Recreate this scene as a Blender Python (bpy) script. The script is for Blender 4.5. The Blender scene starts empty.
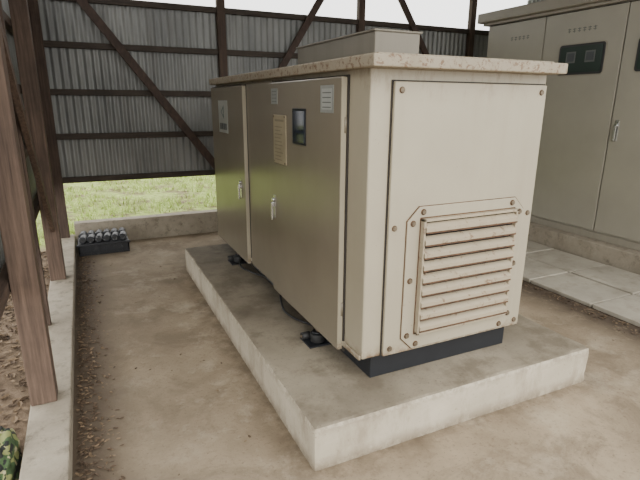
import bpy, bmesh, math, random
from mathutils import Vector, Matrix, noise
random.seed(7)
D=bpy.data; COL=bpy.context.scene.collection

# ---------------------------------------------------------------- helpers
def empty(name):
    o=D.objects.new(name,None); COL.objects.link(o); o.empty_display_size=.1; return o
def link(name,me,mat,parent=None):
    o=D.objects.new(name,me); COL.objects.link(o)
    if mat is not None:
        for m in (mat if isinstance(mat,(list,tuple)) else [mat]): me.materials.append(m)
    if parent: o.parent=parent
    return o
def bevel(o,w,seg=2):
    b=o.modifiers.new('bevel','BEVEL'); b.width=w; b.segments=seg; b.limit_method='ANGLE'; b.angle_limit=math.radians(40)
    return o
def box(name,x0,x1,y0,y1,z0,z1,mat,parent=None,bv=0.003):
    me=D.meshes.new(name); bm=bmesh.new()
    bmesh.ops.create_cube(bm,size=1)
    for v in bm.verts:
        v.co=Vector((x0 if v.co.x<0 else x1,y0 if v.co.y<0 else y1,z0 if v.co.z<0 else z1))
    bm.to_mesh(me); bm.free()
    o=link(name,me,mat,parent)
    if bv: bevel(o,bv)
    return o
def beam(name,p0,p1,w,h,mat,parent=None,up=(0,1,0)):
    p0=Vector(p0);p1=Vector(p1); d=(p1-p0); L=d.length; d.normalize()
    u=Vector(up); s=d.cross(u).normalized(); u=s.cross(d).normalized()
    me=D.meshes.new(name); bm=bmesh.new(); vs=[]
    for e in (0,L):
        for a,b in ((-1,-1),(1,-1),(1,1),(-1,1)):
            vs.append(bm.verts.new(p0+d*e+s*a*w/2+u*b*h/2))
    for f in ((0,3,2,1),(4,5,6,7),(0,1,5,4),(1,2,6,5),(2,3,7,6),(3,0,4,7)):
        bm.faces.new([vs[i] for i in f])
    bmesh.ops.recalc_face_normals(bm,faces=bm.faces)
    bm.to_mesh(me); bm.free()
    return bevel(link(name,me,mat,parent),.004)
def cyl(name,c,axis,r,h,mat,parent=None,n=20,r2=None,bv=0):
    me=D.meshes.new(name); bm=bmesh.new()
    bmesh.ops.create_cone(bm,cap_ends=True,segments=n,radius1=r,radius2=r if r2 is None else r2,depth=h)
    q=Vector((0,0,1)).rotation_difference(Vector(axis).normalized())
    bmesh.ops.transform(bm,matrix=Matrix.Translation(c)@q.to_matrix().to_4x4(),verts=bm.verts)
    for f in bm.faces: f.smooth=len(f.verts)==4
    bm.to_mesh(me); bm.free()
    o=link(name,me,mat,parent)
    if bv: bevel(o,bv)
    return o
def prism(name,pts,ext,mat,parent=None,bv=0.002):
    me=D.meshes.new(name); bm=bmesh.new(); e=Vector(ext)
    a=[bm.verts.new(Vector(p)) for p in pts]; b=[bm.verts.new(Vector(p)+e) for p in pts]
    bm.faces.new(a); bm.faces.new(b[::-1]); n=len(pts)
    for i in range(n): bm.faces.new((a[i],b[i],b[(i+1)%n],a[(i+1)%n]))
    bmesh.ops.recalc_face_normals(bm,faces=bm.faces)
    bm.to_mesh(me); bm.free()
    o=link(name,me,mat,parent)
    if bv: bevel(o,bv)
    return o
def tube(name,pts,r,mat,parent=None):
    cu=D.curves.new(name,'CURVE'); cu.dimensions='3D'; cu.bevel_depth=r; cu.bevel_resolution=3
    s=cu.splines.new('BEZIER'); s.bezier_points.add(len(pts)-1)
    for bp,p in zip(s.bezier_points,pts):
        bp.co=p; bp.handle_left_type=bp.handle_right_type='AUTO'
    cu.materials.append(mat)
    o=D.objects.new(name,cu); COL.objects.link(o)
    if parent: o.parent=parent
    return o
def corrugated(name,along,a0,a1,z0,z1,pos,mat,parent=None,pitch=.076,amp=.009):
    me=D.meshes.new(name); bm=bmesh.new(); n=int((a1-a0)/pitch*8)
    rows=[z0,(z0+z1)/2,z1]; prev=None
    for i in range(n+1):
        a=a0+(a1-a0)*i/n; k=int((a-a0)/.72)
        off=pos+amp*math.sin(2*math.pi*a/pitch)+.002*(k%2)
        c=[bm.verts.new((a,off,z) if along=='x' else (off,a,z)) for z in rows]
        if prev:
            for j in range(2):
                f=bm.faces.new((prev[j],c[j],c[j+1],prev[j+1])); f.smooth=True
        prev=c
    bm.to_mesh(me); bm.free()
    return link(name,me,mat,parent)

# ---------------------------------------------------------------- materials
class M:
    def __init__(s,name,rough=.6,metal=0.,spec=.5):
        s.m=D.materials.new(name); s.m.use_nodes=True; s.nt=s.m.node_tree; s.b=s.nt.nodes['Principled BSDF']
        s.b.inputs['Roughness'].default_value=rough; s.b.inputs['Metallic'].default_value=metal
        s.b.inputs['Specular IOR Level'].default_value=spec
        s.tc=s.nt.nodes.new('ShaderNodeTexCoord')
    def n(s,t,**k):
        x=s.nt.nodes.new(t)
        for a,v in k.items(): setattr(x,a,v)
        return x
    def l(s,a,b): s.nt.links.new(a,b)
    def noise(s,scale,detail=6,rough=.6,stretch=(1,1,1),off=(0,0,0),dist=0):
        mp=s.n('ShaderNodeMapping'); mp.inputs['Scale'].default_value=stretch; mp.inputs['Location'].default_value=off
        s.l(s.tc.outputs['Object'],mp.inputs['Vector'])
        t=s.n('ShaderNodeTexNoise'); t.inputs['Scale'].default_value=scale; t.inputs['Detail'].default_value=detail
        t.inputs['Roughness'].default_value=rough; t.inputs['Distortion'].default_value=dist
        s.l(mp.outputs[0],t.inputs['Vector']); return t.outputs['Fac']
    def ramp(s,src,p0,p1,inv=False):
        r=s.n('ShaderNodeMapRange'); r.inputs['From Min'].default_value=p0; r.inputs['From Max'].default_value=p1
        if inv: r.inputs['To Min'].default_value=1; r.inputs['To Max'].default_value=0
        s.l(src,r.inputs['Value']); return r.outputs[0]
    def mul(s,a,b,op='MULTIPLY'):
        x=s.n('ShaderNodeMath',operation=op)
        for i,v in enumerate((a,b)):
            if isinstance(v,(int,float)): x.inputs[i].default_value=v
            else: s.l(v,x.inputs[i])
        return x.outputs[0]
    def absd(s,src,c,half):
        x=s.mul(src,c,'SUBTRACT'); y=s.n('ShaderNodeMath',operation='ABSOLUTE'); s.l(x,y.inputs[0])
        return s.mul(y.outputs[0],half,'SUBTRACT')
    def mix(s,fac,a,b):
        x=s.n('ShaderNodeMix',data_type='RGBA')
        if isinstance(fac,(int,float)): x.inputs[0].default_value=fac
        else: s.l(fac,x.inputs[0])
        for i,v in ((6,a),(7,b)):
            if isinstance(v,tuple): x.inputs[i].default_value=(*v,1)
            else: s.l(v,x.inputs[i])
        return x.outputs[2]
    def axis(s,i):
        x=s.n('ShaderNodeSeparateXYZ'); s.l(s.tc.outputs['Object'],x.inputs[0]); return x.outputs[i]
    def col(s,c):
        if isinstance(c,tuple): s.b.inputs['Base Color'].default_value=(*c,1)
        else: s.l(c,s.b.inputs['Base Color'])
        return s
    def bump(s,h,st=.3,dist=.005):
        b=s.n('ShaderNodeBump'); b.inputs['Strength'].default_value=st; b.inputs['Distance'].default_value=dist
        s.l(h,b.inputs['Height']); s.l(b.outputs[0],s.b.inputs['Normal']); return s
def plain(name,c,rough=.6,metal=0.,var=.12,scale=12):
    m=M(name,rough,metal); d=tuple(x*(1-var) for x in c); u=tuple(min(1,x*(1+var)) for x in c)
    m.col(m.mix(m.ramp(m.noise(scale),.3,.7),d,u)); return m.m

def paint(name,c,rough=.38,rust=.0,streak=.2,rustlow=.65,foot=False,scale=22,speck=.35):
    m=M(name,rough)
    base=m.mix(m.ramp(m.noise(2.2,4),.3,.7),tuple(x*.93 for x in c),tuple(x*1.05 for x in c))
    st=m.mul(m.ramp(m.noise(7,5,.6,(1,1,.08)),.5,.75),streak)
    base=m.mix(st,base,(c[0]*.62,c[1]*.57,c[2]*.47))
    sp=m.mul(m.ramp(m.noise(55,6,.7),.66,.71),speck)
    base=m.mix(sp,base,(.11,.07,.04))
    if rust>0:
        r=m.ramp(m.noise(scale,8,.75,dist=.4),rustlow-.035,rustlow+.035)
        base=m.mix(m.mul(r,rust),base,(.13,.062,.026))
    if foot:
        r=m.mul(m.ramp(m.axis(2),.355,.42,True),m.ramp(m.noise(16,8,.75),.42,.6))
        base=m.mix(m.mul(r,.8),base,(.12,.055,.02))
        r=m.mul(m.ramp(m.axis(2),1.53,1.68),m.ramp(m.noise(20,8,.75,(1,1,.35)),.52,.66))
        base=m.mix(m.mul(r,.5),base,(.15,.10,.06))
    m.col(base); m.bump(m.noise(90,3),.05,.001)
    return m.m
BEIGE=(.365,.325,.240)
m_gen=paint('generator_beige_paint',BEIGE,.42,0,.18,foot=True)
m_side_shaded=paint('generator_side_shaded_paint',(.215,.187,.138),.25,0,.08,speck=.15)  # the beige darkened, so the long side's shade sits in its colour
m_roof=paint('generator_roof_paint',(.30,.258,.188),.6,.8,.45,.555,scale=38)
m_vent=paint('vent_paint_rusty',(.365,.325,.24),.5,.65,.2,.66,scale=30)
m_slat=paint('vent_slat_rusty',(.36,.305,.215),.55,.75,.4,.60,scale=26)
m_cab=paint('switchgear_paint',(.325,.305,.245),.42,0,.05,speck=.0)
m_cabroof=paint('switchgear_roof_paint',(.29,.265,.21),.5,.15,.2,.68)
m_exh=paint('exhaust_box_paint',(.20,.18,.14),.5,.2,.3,.68)
m_dark=plain('dark_steel',(.016,.018,.022),.5,.2)
m_void=plain('vent_interior_dark',(.012,.01,.008),.9)
m_gap=plain('door_gap_shadow_rubber',(.03,.025,.02),.8)
m_chrome=plain('chrome_handle',(.55,.55,.53),.25,.9,.05)
m_rubber=plain('black_rubber',(.02,.02,.02),.6)
m_rust=plain('rusty_steel',(.10,.052,.026),.85,.1,.4,40)
m_lip=plain('vent_slat_rusty_lip',(.085,.045,.024),.85,.0,.5,30)
m_bolt=plain('weathered_bolt',(.16,.125,.085),.5,.5,.3,60)
m_glass=M('dark_glass',.08).col((.018,.026,.04)).m
m_cabglass=M('switchgear_window_glass',.10).col((.035,.05,.042)).m
m_white=plain('label_white',(.38,.39,.36),.45)
m_grey=plain('label_grey',(.26,.27,.245),.45)
m_cream=plain('label_cream',(.34,.29,.19),.5)
m_green=plain('label_green',(.05,.10,.09),.5)
m_ink=plain('label_ink',(.05,.055,.06),.5)
m_dim=plain('meter_grey',(.10,.11,.10),.5)
m_print=plain('placard_print',(.21,.18,.12),.5)

def wood(name,c1,c2,st):
    m=M(name,.75)
    w=m.noise(14,6,.65,st)
    c=m.mix(m.ramp(w,.3,.7),c1,c2)
    c=m.mix(m.mul(m.ramp(m.noise(3,6,.6,off=(2,2,2)),.5,.7),.4),c,tuple(x*.5 for x in c1))
    m.col(c); m.bump(w,.5,.005); return m.m
m_woodv=wood('weathered_timber_vertical',(.035,.021,.015),(.10,.065,.045),(4,4,.25))
m_woodp=wood('weathered_timber_post',(.052,.032,.022),(.155,.102,.072),(4,4,.2))
m_woodx=wood('weathered_timber_horizontal',(.028,.021,.016),(.07,.052,.039),(.3,4,4))
m_woody=wood('weathered_timber_side',(.045,.028,.02),(.12,.08,.058),(4,.3,4))
m_woodb=wood('weathered_timber_brace',(.035,.022,.017),(.085,.053,.04),(2,2,1))
m=M('galvanised_corrugated_sheet',.5,.25)
c=m.mix(m.ramp(m.noise(1.6,5,.6,(1,1,.5)),.3,.7),(.165,.17,.168),(.30,.305,.29))
c=m.mix(m.mul(m.ramp(m.noise(6,6,.7,(1,1,.12)),.5,.75),.5),c,(.11,.10,.09))
m.col(c); m_corr=m.m
m=M('floor_concrete',.85,0,.3)
c=m.mix(m.ramp(m.noise(1.1,8,.65),.34,.66),(.205,.158,.106),(.385,.312,.218))
c=m.mix(m.mul(m.ramp(m.noise(2.6,9,.72,off=(3,1,0),dist=.6),.50,.62),.55),c,(.155,.118,.08))
c=m.mix(m.mul(m.ramp(m.noise(3.2,8,.7,off=(9,4,0)),.52,.66),.6),c,(.46,.395,.295))
c=m.mix(m.mul(m.ramp(m.noise(14,9,.75,off=(4,4,0)),.57,.68),.4),c,(.14,.10,.068))
c=m.mix(m.mul(m.ramp(m.noise(55,4,.7),.56,.70),.5),c,(.10,.073,.05))
# dirt drift beside the left curb, then wall shade painted as a wider band
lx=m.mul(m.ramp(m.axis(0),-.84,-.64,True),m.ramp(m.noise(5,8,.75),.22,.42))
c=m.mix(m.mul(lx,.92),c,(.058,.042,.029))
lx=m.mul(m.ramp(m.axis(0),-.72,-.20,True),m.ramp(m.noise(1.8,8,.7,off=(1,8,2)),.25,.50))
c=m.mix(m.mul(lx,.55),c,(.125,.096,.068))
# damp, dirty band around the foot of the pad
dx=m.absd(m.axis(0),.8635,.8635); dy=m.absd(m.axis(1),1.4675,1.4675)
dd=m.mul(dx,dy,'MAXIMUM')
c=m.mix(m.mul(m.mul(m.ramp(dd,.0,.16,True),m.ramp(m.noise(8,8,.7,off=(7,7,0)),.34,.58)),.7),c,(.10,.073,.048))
gx=m.mul(m.mul(m.ramp(m.axis(0),2.25,2.6),m.ramp(m.noise(7,8,.75,off=(2,2,0)),.26,.46)),.92)
c=m.mix(gx,c,(.062,.045,.032))
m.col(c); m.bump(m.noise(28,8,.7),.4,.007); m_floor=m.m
m=M('pad_top_concrete',.8,0,.3)
c=m.mix(m.ramp(m.noise(1.6,8,.65),.34,.66),(.175,.148,.108),(.32,.277,.207))
c=m.mix(m.mul(m.ramp(m.noise(4,9,.7,off=(5,2,1)),.48,.62),.6),c,(.125,.10,.07))
c=m.mix(m.mul(m.ramp(m.noise(70,4,.6),.60,.70),.5),c,(.09,.075,.055))
m.col(c); m.bump(m.noise(35,8,.7),.25,.004); m_padtop=m.m
m=M('pad_side_concrete',.85,0,.3)
c=m.mix(m.ramp(m.noise(2.5,8,.65),.3,.7),(.37,.325,.245),(.52,.465,.365))
c=m.mix(m.mul(m.ramp(m.noise(7,8,.75,(1,1,.35)),.50,.66),.5),c,(.23,.185,.13))
c=m.mix(m.mul(m.ramp(m.noise(50,6,.7),.60,.68),.55),c,(.14,.11,.075))
c=m.mix(m.mul(m.mul(m.ramp(m.axis(2),.16,.21),m.ramp(m.noise(14,8,.75),.46,.56)),.5),c,(.17,.14,.10))
c=m.mix(m.mul(m.mul(m.ramp(m.axis(2),0,.07,True),m.ramp(m.noise(9,8,.75,off=(3,3,3)),.35,.55)),.8),c,(.16,.12,.08))
m.col(c); m.bump(m.noise(40,6,.7),.45,.006); m_padside=m.m
m=M('curb_concrete',.85,0,.3)
c=m.mix(m.ramp(m.noise(3,8,.7),.3,.7),(.22,.188,.142),(.39,.345,.27))
c=m.mix(m.mul(m.ramp(m.noise(9,8,.75,off=(1,5,3)),.52,.66),.65),c,(.10,.085,.06))
m.col(c); m.bump(m.noise(40,6,.7),.4,.005); m_curb=m.m
m=M('pale_slab_concrete',.8,0,.3)
c=m.mix(m.ramp(m.noise(2.2,8,.65),.3,.7),(.29,.265,.215),(.42,.385,.315))
c=m.mix(m.mul(m.ramp(m.noise(6,8,.7),.50,.66),.45),c,(.18,.15,.11))
m.col(c); m.bump(m.noise(40,6,.7),.2,.003); m_slab=m.m
m=M('outside_ground',.95,0,.2)
c=m.mix(m.ramp(m.noise(3,8,.75),.35,.65),(.10,.07,.045),(.27,.20,.14))
g=m.mul(m.ramp(m.axis(1),4.2,4.6),m.ramp(m.noise(2.2,8,.7),.38,.52))
c=m.mix(g,c,m.mix(m.ramp(m.noise(14,6,.7),.3,.7),(.17,.24,.05),(.50,.58,.20)))
m.col(c); m.bump(m.noise(30,8,.7),.6,.02); m_out=m.m
m_grass=plain('grass_blades',(.42,.52,.15),.7,0,.5,3)
m_leaf=plain('dead_leaf_brown',(.085,.055,.033),.85,0,.5,8)
m_leaf2=plain('dead_leaf_tan',(.18,.125,.075),.85,0,.4,8)
m=M('camouflage_cloth',.9)
c=m.mix(m.ramp(m.noise(16,2,.5),.49,.51),(.05,.09,.035),(.22,.24,.09))
c=m.mix(m.ramp(m.noise(18,2,.5,off=(4,2,7)),.55,.57),c,(.015,.018,.015))
c=m.mix(m.ramp(m.noise(20,2,.5,off=(8,3,1)),.60,.62),c,(.35,.33,.18))
m.col(c); m_camo=m.m
m=M('black_plastic_dusty',.55)
c=m.mix(m.ramp(m.noise(25,6,.7),.55,.75),(.011,.012,.015),(.07,.07,.07)); m.col(c); m_plast=m.m
m=M('grey_mottled_plastic',.5)
c=m.mix(m.ramp(m.noise(34,3,.7),.54,.66),(.016,.018,.023),(.22,.22,.22)); m.col(c); m_mott=m.m

# ---------------------------------------------------------------- ground, floor
box('ground_outside',-14,18,-9,30,-.12,-.02,m_out,bv=0)
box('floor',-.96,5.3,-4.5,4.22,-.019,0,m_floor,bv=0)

slab=empty('concrete_slab_walkway')
y=-2.9; i=0
while y<3.9:
    for j,(xa,xb) in enumerate(((2.72,3.22),(3.24,3.75))):
        box('slab_%d_%d'%(i,j),xa,xb,y+.007,y+.59,.001,.032+.004*((i+j)%2),m_slab,slab,.006)
    y+=.6; i+=1

# ---------------------------------------------------------------- back wall
wb=empty('wall_back')
box('curb',-.945,5.3,4.23,4.37,-.01,.25,m_curb,wb,bv=.008)
corrugated('corrugated_sheet','x',-1.12,5.2,.72,2.55,4.335,m_corr,wb)
for i,z in enumerate((.72,1.18,1.63,2.09,2.53)):
    box('rail_%d'%(i+1),-1.0,5.2,4.275,4.32,z-.03,z+.03,m_woodx,wb,.003)
box('top_plate',-1.0,5.2,4.25,4.35,3.02,3.12,m_woodx,wb)
for i,x in enumerate((.80,2.61,4.42)):
    box('post_%d'%(i+1),x-.045,x+.045,4.245,4.315,.25,3.02,m_woodv,wb)
beam('brace_1',(-.95,4.225,2.95),(.68,4.225,.76),.085,.035,m_woodb,wb)
beam('brace_2',(1.38,4.225,1.75),(2.2,4.225,3.02),.08,.035,m_woodb,wb)
beam('brace_3',(3.02,4.225,3.05),(3.95,4.225,1.7),.08,.035,m_woodb,wb)
# ---------------------------------------------------------------- left wall
wl=empty('wall_left')
box('curb',-1.13,-.95,-4.5,4.37,-.01,.10,m_curb,wl,bv=.008)
box('corner_post',-1.13,-1.0,4.235,4.335,.10,3.02,m_woodv,wl)
corrugated('corrugated_sheet','y',-.3,4.3,.72,2.55,-1.20,m_corr,wl)
for i,z in enumerate((.72,1.18,1.63,2.09,2.53)):
    box('rail_%d'%(i+1),-1.18,-1.13,-.3,4.3,z-.03,z+.03,m_woody,wl,.003)
for i,yy in enumerate((.88,2.80)):
    box('post_%d'%(i+1),-1.125,-1.01,yy,yy+.115,.10,3.05,m_woodp,wl,.006)
box('stud_1',-1.13,-1.08,1.86,1.91,.10,3.05,m_woodv,wl,.004)
box('top_plate',-1.13,-1.02,-.6,4.3,3.05,3.13,m_woody,wl)
beam('brace_1',(-1.055,1.0,2.15),(-1.055,2.78,.55),.07,.035,m_woodp,wl,up=(1,0,0))
# ---------------------------------------------------------------- right wall & roof
wr=empty('wall_right')
corrugated('corrugated_sheet','y',-1.0,4.2,.1,3.0,5.35,m_corr,wr)
for i,yy in enumerate((-.9,1.2,3.3)):
    box('post_%d'%(i+1),5.23,5.33,yy,yy+.1,0,3.05,m_woodv,wr)
ce=empty('ceiling')
box('roof_sheet',-1.6,5.7,-.7,4.9,3.24,3.26,m_corr,ce,0)
for i in range(6):
    yy=-.6+i*.95
    box('rafter_%d'%(i+1),-1.5,5.6,yy,yy+.06,3.14,3.24,m_woodx,ce)

# ---------------------------------------------------------------- generator pad (slightly chipped edges)
W,L,HP=1.727,2.935,.2147
me=D.meshes.new('concrete_pad'); bm=bmesh.new()
def grid_face(o,u,v,nu,nv,mi):
    o,u,v=Vector(o),Vector(u),Vector(v); vs=[[bm.verts.new(o+u*i/nu+v*j/nv) for j in range(nv+1)] for i in range(nu+1)]
    for i in range(nu):
        for j in range(nv):
            bm.faces.new((vs[i][j],vs[i+1][j],vs[i+1][j+1],vs[i][j+1])).material_index=mi
NX,NY,NZ=90,150,12
grid_face((0,0,HP),(W,0,0),(0,L,0),NX,NY,1)
grid_face((0,0,.001),(W,0,0),(0,0,HP-.001),NX,NZ,0)
grid_face((W,L,.001),(-W,0,0),(0,0,HP-.001),NX,NZ,0)
grid_face((0,L,.001),(0,-L,0),(0,0,HP-.001),NY,NZ,0)
grid_face((W,0,.001),(0,L,0),(0,0,HP-.001),NY,NZ,0)
bmesh.ops.remove_doubles(bm,verts=bm.verts,dist=.0005)
for v in bm.verts:
    c=v.co; ex_=[min(c.x,W-c.x),min(c.y,L-c.y),HP-c.z]
    near=sorted(ex_)
    if near[0]<.001 and near[1]<.012:
        amt=.003+.008*max(0,noise.noise(c*7)+.05)+.008*max(0,noise.noise(c*23))
        if ex_[0]<.012: c.x+= amt if c.x<W/2 else -amt
        if ex_[1]<.012: c.y+= amt if c.y<L/2 else -amt
        if ex_[2]<.012: c.z-= amt*.7
bmesh.ops.recalc_face_normals(bm,faces=bm.faces)
bm.to_mesh(me); bm.free()
pad=link('concrete_pad',me,[m_padside,m_padtop])

# ---------------------------------------------------------------- generator enclosure
g=empty('generator_enclosure')
X0,X1,Y0,Y1=.344,1.352,.207,2.82; ZB,ZT=.355,1.69
box('skid_base',.42,1.31,.25,2.76,HP,.37,m_dark,g)
box('skid_flange_rail',.37,1.34,.235,2.80,.335,.357,m_dark,g)
box('body',X0,X1,Y0,Y1,ZB,ZT,m_gen,g,.008)
box('roof_cap',.2945,1.368,.107,2.85,ZT-.006,1.733,m_roof,g,.006)
box('roof_cap_raised',.34,1.33,.155,2.80,1.73,1.742,m_roof,g,.004)
ex=empty('exhaust_box'); ex.parent=g
box('exhaust_housing',.76,1.06,.87,1.97,1.74,1.93,m_exh,ex,.006)
box('exhaust_housing_lid',.75,1.07,.86,1.98,1.926,1.938,m_exh,ex,.004)
XD=.314
def door(name,y0,y1,z0=.325,z1=1.66,th=.03):
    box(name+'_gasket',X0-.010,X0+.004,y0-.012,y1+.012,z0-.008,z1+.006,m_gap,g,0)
    box(name,X0-.006-th,X0-.006,y0,y1,z0,z1,m_side_shaded,g,.007)
    box(name+'_lit_edge',X0-.005-th,X0-.007,y0-.003,y0+.004,z0+.004,z1-.004,m_gen,g,.001)  # door's end face in undarkened beige, painting the light it catches
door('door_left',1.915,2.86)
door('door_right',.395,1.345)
box('centre_panel',X0-.014,X0-.001,1.370,1.880,.335,1.67,m_side_shaded,g,.003)
box('sill_strip',X0-.012,X0,Y0+.01,Y1,ZB-.005,.375,m_gen,g,.003)
EX0,EX1,EZ0,EZ1=.45,1.335,.36,1.635
box('end_panel_gasket',EX0-.006,EX1+.005,Y0-.005,Y0,EZ0-.006,EZ1+.006,m_gap,g,0)
box('end_panel',EX0,EX1,Y0-.022,Y0-.004,EZ0,EZ1,m_gen,g,.005)
for i,(x,z) in enumerate(((EX0+.035,EZ1-.035),(EX1-.035,EZ1-.035),(EX0+.035,EZ0+.035),(EX1-.035,EZ0+.035),(EX0+.03,1.0),(EX1-.03,1.0))):
    cyl('end_panel_washer_%d'%(i+1),(x,Y0-.0225,z),(0,1,0),.014,.002,m_rust,g,16)
    cyl('end_panel_screw_%d'%(i+1),(x,Y0-.025,z),(0,1,0),.011,.008,m_bolt,g,12)
YP=Y0-.022
px0,px1,pz0,pz1,cc=.545,1.265,.375,1.09,.065
loop=[(px0+cc,pz0),(px1-cc,pz0),(px1,pz0+cc),(px1,pz1-cc),(px1-cc,pz1),(px0+cc,pz1),(px0,pz1-cc),(px0,pz0+cc)]
prism('vent_plate_rusty_edge',[(x+(-.003 if x<.9 else .003),YP-.001,z+(-.003 if z<.7 else .003)) for x,z in loop],(0,-.003,0),m_rust,g,0)
prism('vent_plate',[(x,YP-.002,z) for x,z in loop],(0,-.007,0),m_vent,g,.002)
k=0
for x,z in ((px0+.03,pz0+cc+.01),(px0+.03,.735),(px0+.03,pz1-cc-.01),(px0+cc+.02,pz1-.025),(px1-cc-.02,pz1-.025),(px1-.03,pz1-cc-.01),(px1-.03,.735),(px1-.03,pz0+cc+.01),(px0+cc+.02,pz0+.022),(px1-cc-.02,pz0+.022)):
    k+=1; cyl('vent_bolt_%d'%k,(x,YP-.012,z),(0,1,0),.011,.012,m_bolt,g,6)
    cyl('vent_washer_%d'%k,(x,YP-.0095,z),(0,1,0),.015,.003,m_rust,g,16)
lx0,lx1,lz0,lz1=.618,1.200,.455,1.035; yf=YP-.038; yb=YP-.009
box('vent_back_dark',lx0+.005,lx1-.005,yb-.004,yb+.001,lz0+.005,lz1-.005,m_void,g,0)
box('vent_frame_left',lx0,lx0+.012,yf,yb,lz0,lz1,m_slat,g,.002)
box('vent_frame_right',lx1-.012,lx1,yf,yb,lz0,lz1,m_slat,g,.002)
box('vent_frame_top',lx0,lx1,yf,yb,lz1-.012,lz1,m_slat,g,.002)
box('vent_frame_bottom',lx0,lx1,yf,yb,lz0,lz0+.01,m_slat,g,.002)
prism('vent_frame_rust_line',[(lx0-.005,yb-.0015,lz0-.005),(lx1+.005,yb-.0015,lz0-.005),(lx1+.005,yb-.0015,lz1+.005),(lx0-.005,yb-.0015,lz1+.005)],(0,.002,0),m_rust,g,0)
N=9; p=(lz1-.014-lz0-.008)/N
for i in range(N):
    z1=lz1-.014-i*p-.006
    y_in=yb-.012; y_out=yf-.008
    prof=[(y_in,z1),(y_out,z1-.020),(y_out,z1-.040),(y_out+.004,z1-.040),(y_out+.004,z1-.024),(y_in,z1-.004)]
    prism('vent_slat_%d'%(i+1),[(lx0+.008,a,b) for a,b in prof],(lx1-lx0-.016,0,0),m_slat,g,.0008)
    box('vent_slat_rust_lip_%d'%(i+1),lx0+.009,lx1-.009,y_out-.0008,y_out+.006,z1-.047,z1-.039,m_lip,g,0)
def handle(name,y,z,px=XD-.006):
    box(name+'_plate',px-.006,px+.002,y-.018,y+.018,z-.075,z+.075,m_chrome,g,.004)
    cyl(name+'_lock',(px-.012,y,z+.045),(1,0,0),.013,.018,m_chrome,g,16)
    box(name+'_lever',px-.028,px-.012,y-.011,y+.011,z-.085,z+.03,m_chrome,g,.005)
    box(name+'_pivot',px-.02,px,y-.012,y+.012,z+.0,z+.03,m_chrome,g,.004)
handle('door_left_handle',2.03,.905,XD-.002)
handle('door_right_handle',1.285,.905,XD-.002)
XS=X0-.0365
def sticker(name,y0,y1,z0,z1,mat,t=.0015,x=XS,par=g):
    return box(name,x-t,x+.001,y0,y1,z0,z1,mat,par,0)
sticker('logo_sticker',2.33,2.61,1.30,1.555,m_white)
cyl('logo_mark',(XS-.002,2.47,1.465),(1,0,0),.062,.001,m_green,g,3)
cyl('logo_mark_inner',(XS-.0028,2.47,1.465),(1,0,0),.034,.001,m_white,g,3)
for i in range(4): sticker('logo_letter_%d'%(i+1),2.365+i*.055,2.405+i*.055,1.325,1.375,m_ink,.0025)
sticker('caution_sticker',1.20,1.305,1.535,1.625,m_grey)
for i in range(4): sticker('caution_sticker_line_%d'%(i+1),1.215,1.29,1.548+i*.019,1.552+i*.019,m_dim,.0022)
sticker('inspection_sticker',.47,.61,1.50,1.625,m_grey)
sticker('inspection_sticker_inner',.485,.595,1.515,1.61,m_white,.002)
for i in range(4): sticker('inspection_sticker_line_%d'%(i+1),.495,.585,1.523+i*.022,1.528+i*.022,m_dim,.0026)
box('instruction_placard',XS-.006,XS,1.06,1.265,1.19,1.475,m_cream,g,.006)
sticker('placard_title',1.09,1.235,1.437,1.449,m_print,.0070)
for r in range(10):
    z=1.212+r*.0212
    w_=.158*random.uniform(.6,1)
    box('placard_text_%d'%r,XS-.0066,XS-.005,1.241-w_,1.241,z,z+.006,m_print,g,0)
for i,(yy,z) in enumerate(((1.072,1.2),(1.253,1.2),(1.072,1.465),(1.253,1.465))):
    cyl('placard_screw_%d'%(i+1),(XS-.008,yy,z),(1,0,0),.006,.005,m_bolt,g,10)
box('inspection_window_frame',XS-.004,XS,.785,.965,1.325,1.515,m_dark,g,.002)
box('inspection_window_glass',XS-.006,XS-.003,.797,.953,1.337,1.503,m_glass,g,.001)
for i,(yy,z) in enumerate(((.405,.55),(.405,1.45),(2.85,.55),(2.85,1.45))):
    cyl('hinge_%d'%(i+1),(XD+.016,yy-.012 if yy<1 else yy+.012,z),(0,0,1),.007,.07,m_side_shaded,g,12)
for i,yy in enumerate((.72,2.32)):
    a=empty('anchor_mount_%d'%(i+1)); a.parent=g
    box('foot_plate',.27,.43,yy-.07,yy+.07,HP,HP+.010,m_dark,a,.002)
    cyl('rubber_mount',(.345,yy-.01,HP+.035),(0,0,1),.042,.05,m_rubber,a,20,bv=.004)
    cyl('rubber_mount_cap',(.345,yy-.01,HP+.066),(0,0,1),.030,.012,m_dark,a,20)
    cyl('bolt',(.345,yy-.01,HP+.080),(0,0,1),.010,.03,m_bolt,a,6)
    cyl('side_roller',(.29,yy+.035,HP+.032),(1,0,0),.022,.05,m_rubber,a,16)
    cyl('side_roller_hub',(.263,yy+.035,HP+.032),(1,0,0),.009,.006,m_bolt,a,12)
    box('bracket_arm',.34,.44,yy-.03,yy+.02,HP+.05,HP+.12,m_rust,a,.003)
tube('ground_cable_1',[(.40,2.30,.30),(.33,2.22,.235),(.36,2.0,.225),(.40,1.75,.26)],.007,m_rubber,g)
tube('ground_cable_2',[(.40,1.45,.30),(.35,1.30,.226),(.33,1.1,.223),(.40,.9,.225)],.007,m_rubber,g)

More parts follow.
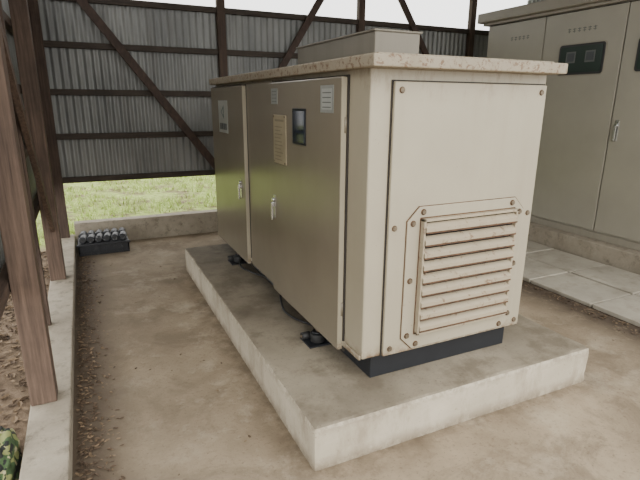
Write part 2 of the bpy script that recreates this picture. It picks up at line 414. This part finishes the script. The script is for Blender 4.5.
# ---------------------------------------------------------------- switchgear cabinets
s=empty('switchgear_cabinet')
box('concrete_plinth',3.79,5.1,-.3,3.85,.001,.20,m_curb,s,.01)
box('base_channel',3.92,4.95,-.1,3.38,.20,.27,m_cabroof,s,.004)
box('carcass',3.93,4.95,-.12,3.40,.26,2.48,m_cab,s,.006)
box('roof_cap',3.82,5.05,-.22,3.50,2.49,2.60,m_cabroof,s,.012)
box('roof_gutter',3.88,5.0,-.17,3.45,2.46,2.49,m_cabroof,s,.004)
ys=[3.37,2.52,1.60,.70,-.10]
for i in range(4):
    a,b=ys[i+1]+.006,ys[i]-.006
    box('door_gap_%d'%(i+1),3.924,3.932,ys[i+1]-.004,ys[i]+.004,.285,2.455,m_gap,s,0)
    box('door_%d'%(i+1),3.90,3.925,a,b,.29,2.445,m_cab,s,.006)
XC=3.90
def rrect(y0,y1,z0,z1,r,x,n=5):
    pts=[]
    for cy,cz,a0 in ((y1-r,z1-r,0),(y0+r,z1-r,90),(y0+r,z0+r,180),(y1-r,z0+r,270)):
        for k in range(n+1):
            t=math.radians(a0+90*k/n); pts.append((x,cy+r*math.cos(t),cz+r*math.sin(t)))
    return pts
for i,(a,b) in enumerate(((1.77,2.29),(.90,1.455))):
    w=empty('viewing_window_%d'%(i+1)); w.parent=s
    prism('window_pale_frame',rrect(a-.012,b+.012,1.823,2.142,.04,XC),(-.006,0,0),m_cabroof,w,.002)
    prism('window_gasket',rrect(a,b,1.835,2.13,.03,XC),(-.010,0,0),m_rubber,w,.003)
    prism('window_glass',rrect(a+.022,b-.022,1.857,2.108,.02,XC-.002),(-.012,0,0),m_cabglass,w,0)
    for k in range(2):
        c=a+.15+(b-a-.30)*k
        box('meter_bezel_%d'%k,XC-.0155,XC-.010,c-.055,c+.055,1.95,2.06,m_dim,w,.001)
        box('meter_face_%d'%k,XC-.0165,XC-.012,c-.042,c+.042,1.965,2.045,m_ink,w,0)
def chandle(name,y,z):
    box(name+'_plate',XC-.008,XC,y-.02,y+.02,z-.10,z+.10,m_chrome,s,.006)
    box(name+'_lever',XC-.035,XC-.018,y-.012,y+.012,z-.10,z+.05,m_chrome,s,.006)
    cyl(name+'_pivot',(XC-.015,y,z+.05),(1,0,0),.016,.03,m_chrome,s,16)
chandle('handle_1',1.53,1.30); chandle('handle_2',.62,1.30)
for j,(yc,n) in enumerate(((2.86,5),(2.06,6),(1.15,5))):
    for k in range(n):
        y=yc+(n/2-k)*.058
        z=2.245
        box('label_%d_glyph_%d_a'%(j,k),XC-.0015,XC,y-.045,y-.008,z+.032,z+.038,m_dim,s,0)
        box('label_%d_glyph_%d_b'%(j,k),XC-.0015,XC,y-.045,y-.008,z+.012,z+.017,m_dim,s,0)
        box('label_%d_glyph_%d_c'%(j,k),XC-.0015,XC,y-.030,y-.024,z,z+.045,m_dim,s,0)

# ---------------------------------------------------------------- black crate with dark rolls
cr=empty('black_plastic_crate')
x0,x1,y0,y1=-.92,-.43,3.78,4.14
box('crate_base',x0,x1,y0,y1,.001,.02,m_plast,cr,.004)
box('crate_front',x0,x1,y0,y0+.02,.02,.12,m_plast,cr,.006)
box('crate_back',x0,x1,y1-.02,y1,.02,.12,m_plast,cr,.006)
box('crate_left',x0,x0+.02,y0,y1,.02,.12,m_plast,cr,.006)
box('crate_right',x1-.02,x1,y0,y1,.02,.12,m_plast,cr,.006)
box('crate_rim',x0-.012,x1+.012,y0-.015,y0+.012,.105,.125,m_plast,cr,.004)
for k in range(6):
    xx=x0+.04+k*.075
    box('crate_rib_%d'%k,xx,xx+.012,y0-.010,y0+.002,.015,.11,m_plast,cr,.002)
box('crate_lid',x0+.02,x1-.02,y0+.02,y1-.02,.09,.125,m_plast,cr,.004)
for r in range(2):
    for k in range(6):
        xx=x0+.055+k*.077; yy=y0+.09+r*.17
        cyl('roll_%d_%d'%(r,k),(xx,yy,.125+.036),(.15,1,0),.035,.125,m_mott,cr,16,bv=.006)
        cyl('roll_cap_%d_%d'%(r,k),(xx-.0095,yy-.0645,.161),(.15,1,0),.018,.008,m_rubber,cr,12)

# ---------------------------------------------------------------- camouflage bag outside the curb
me=D.meshes.new('camouflage_bag'); bm=bmesh.new()
bmesh.ops.create_icosphere(bm,subdivisions=5,radius=1)
for v in bm.verts:
    c=v.co.copy(); n1=noise.noise(c*1.6)*.28+noise.noise(c*4)*.12+abs(noise.noise(c*2.6+Vector((3,1,2))))*.2
    v.co=Vector((c.x*.075,c.y*.17,max(c.z,-.45)*.13))*(1+n1)
    if v.co.z<-.055: v.co.z=-.055
bmesh.ops.translate(bm,vec=(-1.225,.58,.036),verts=bm.verts)
for f in bm.faces: f.smooth=True
bm.to_mesh(me); bm.free(); link('camouflage_bag',me,m_camo)

# ---------------------------------------------------------------- leaves & grass (one mesh each)
def scatter(name,pts,mats,smin,smax):
    me=D.meshes.new(name); bm=bmesh.new()
    for (x,y,z) in pts:
        s_=random.uniform(smin,smax); a=random.uniform(0,6.28); t=random.uniform(.0,.45)
        ca,sa=math.cos(a),math.sin(a)
        def P(u,v,w): return bm.verts.new((x+(u*ca-v*sa)*s_,y+(u*sa+v*ca)*s_,z+max(0,w)*s_+.0015))
        vs=[P(-1,0,.1),P(-.3,-.45,t),P(.5,-.35,t),P(1,0,.15+t*.4),P(.5,.35,t),P(-.3,.45,t)]
        c=[P(-.3,0,0),P(.5,0,0)]
        mi=random.randrange(len(mats))
        for f in ((vs[0],vs[1],c[0]),(vs[1],vs[2],c[1],c[0]),(vs[2],vs[3],c[1]),(vs[3],vs[4],c[1]),(vs[4],vs[5],c[0],c[1]),(vs[5],vs[0],c[0])):
            bm.faces.new(f).material_index=mi
    bm.to_mesh(me); bm.free(); return link(name,me,mats)
pts=[]
for _ in range(1500):
    pts.append((-.93+abs(random.gauss(0,.075)),random.uniform(-.2,3.70),random.uniform(0,.012)))
for _ in range(22):
    pts.append((random.uniform(-.8,-.1),random.uniform(-.2,3.70),0))
for _ in range(800):
    x=2.69-abs(random.gauss(0,.07)); pts.append((x,random.uniform(-1,3.6),random.uniform(0,.012)))
for _ in range(20):
    pts.append((random.uniform(1.8,2.6),random.uniform(-1.2,3),0))
scatter('dead_leaves',pts,[m_leaf,m_leaf,m_leaf2],.006,.016)
pts=[]
while len(pts)<1900:
    x,y=random.uniform(-1.9,-1.17),random.uniform(-.3,4.2)
    if x>-1.42 and .2<y<.88: continue
    pts.append((x,y,random.uniform(-.018,.0)))
scatter('dead_leaves_outside',pts,[m_leaf,m_leaf2],.015,.035)
me=D.meshes.new('grass_lawn'); bm=bmesh.new()
for _ in range(16000):
    x=random.uniform(-3.2,4.0); y=4.5+6*random.random()**1.5
    if noise.noise(Vector((x*1.2,y*1.2,0)))<-.18: continue
    h=random.uniform(.03,.10); a=random.uniform(0,6.28); w=.006+.0012*(y-4.4)
    dx,dy=math.cos(a)*w,math.sin(a)*w; lx,ly=random.gauss(0,.03),random.gauss(0,.03)
    bm.faces.new([bm.verts.new((x-dx,y-dy,-.02)),bm.verts.new((x+dx,y+dy,-.02)),bm.verts.new((x+lx,y+ly,-.02+h))])
bm.to_mesh(me); bm.free(); link('grass_lawn',me,m_grass)

# ---------------------------------------------------------------- light
w=D.worlds.new('overcast_sky'); bpy.context.scene.world=w; w.use_nodes=True
bg=w.node_tree.nodes['Background']; bg.inputs[0].default_value=(1,.99,.965,1); bg.inputs[1].default_value=3.1
sd=D.lights.new('soft_sun','SUN'); sd.energy=1.5; sd.angle=math.radians(50); sd.color=(1,.97,.90)
so=D.objects.new('soft_sun',sd); COL.objects.link(so)
so.rotation_euler=Vector((.12,-1,.62)).to_track_quat('Z','Y').to_euler(); so.location=(0,-5,5)

# ---------------------------------------------------------------- camera
yaw,pitch,roll=1.1267,.2750,-.0067
f=Vector((math.cos(pitch)*math.cos(yaw),math.cos(pitch)*math.sin(yaw),-math.sin(pitch)))
r=Vector((math.sin(yaw),-math.cos(yaw),0)); d=f.cross(r)
cr_,sr=math.cos(roll),math.sin(roll); r2=cr_*r+sr*d; d2=-sr*r+cr_*d
cd=D.cameras.new('camera'); cd.lens=489.81*36/640; cd.sensor_width=36; cd.clip_start=.02
co=D.objects.new('camera',cd); COL.objects.link(co)
mt=Matrix((( r2.x,-d2.x,-f.x,-.7468),(r2.y,-d2.y,-f.y,-1.6101),(r2.z,-d2.z,-f.z,1.55),(0,0,0,1)))
co.matrix_world=mt
bpy.context.scene.camera=co
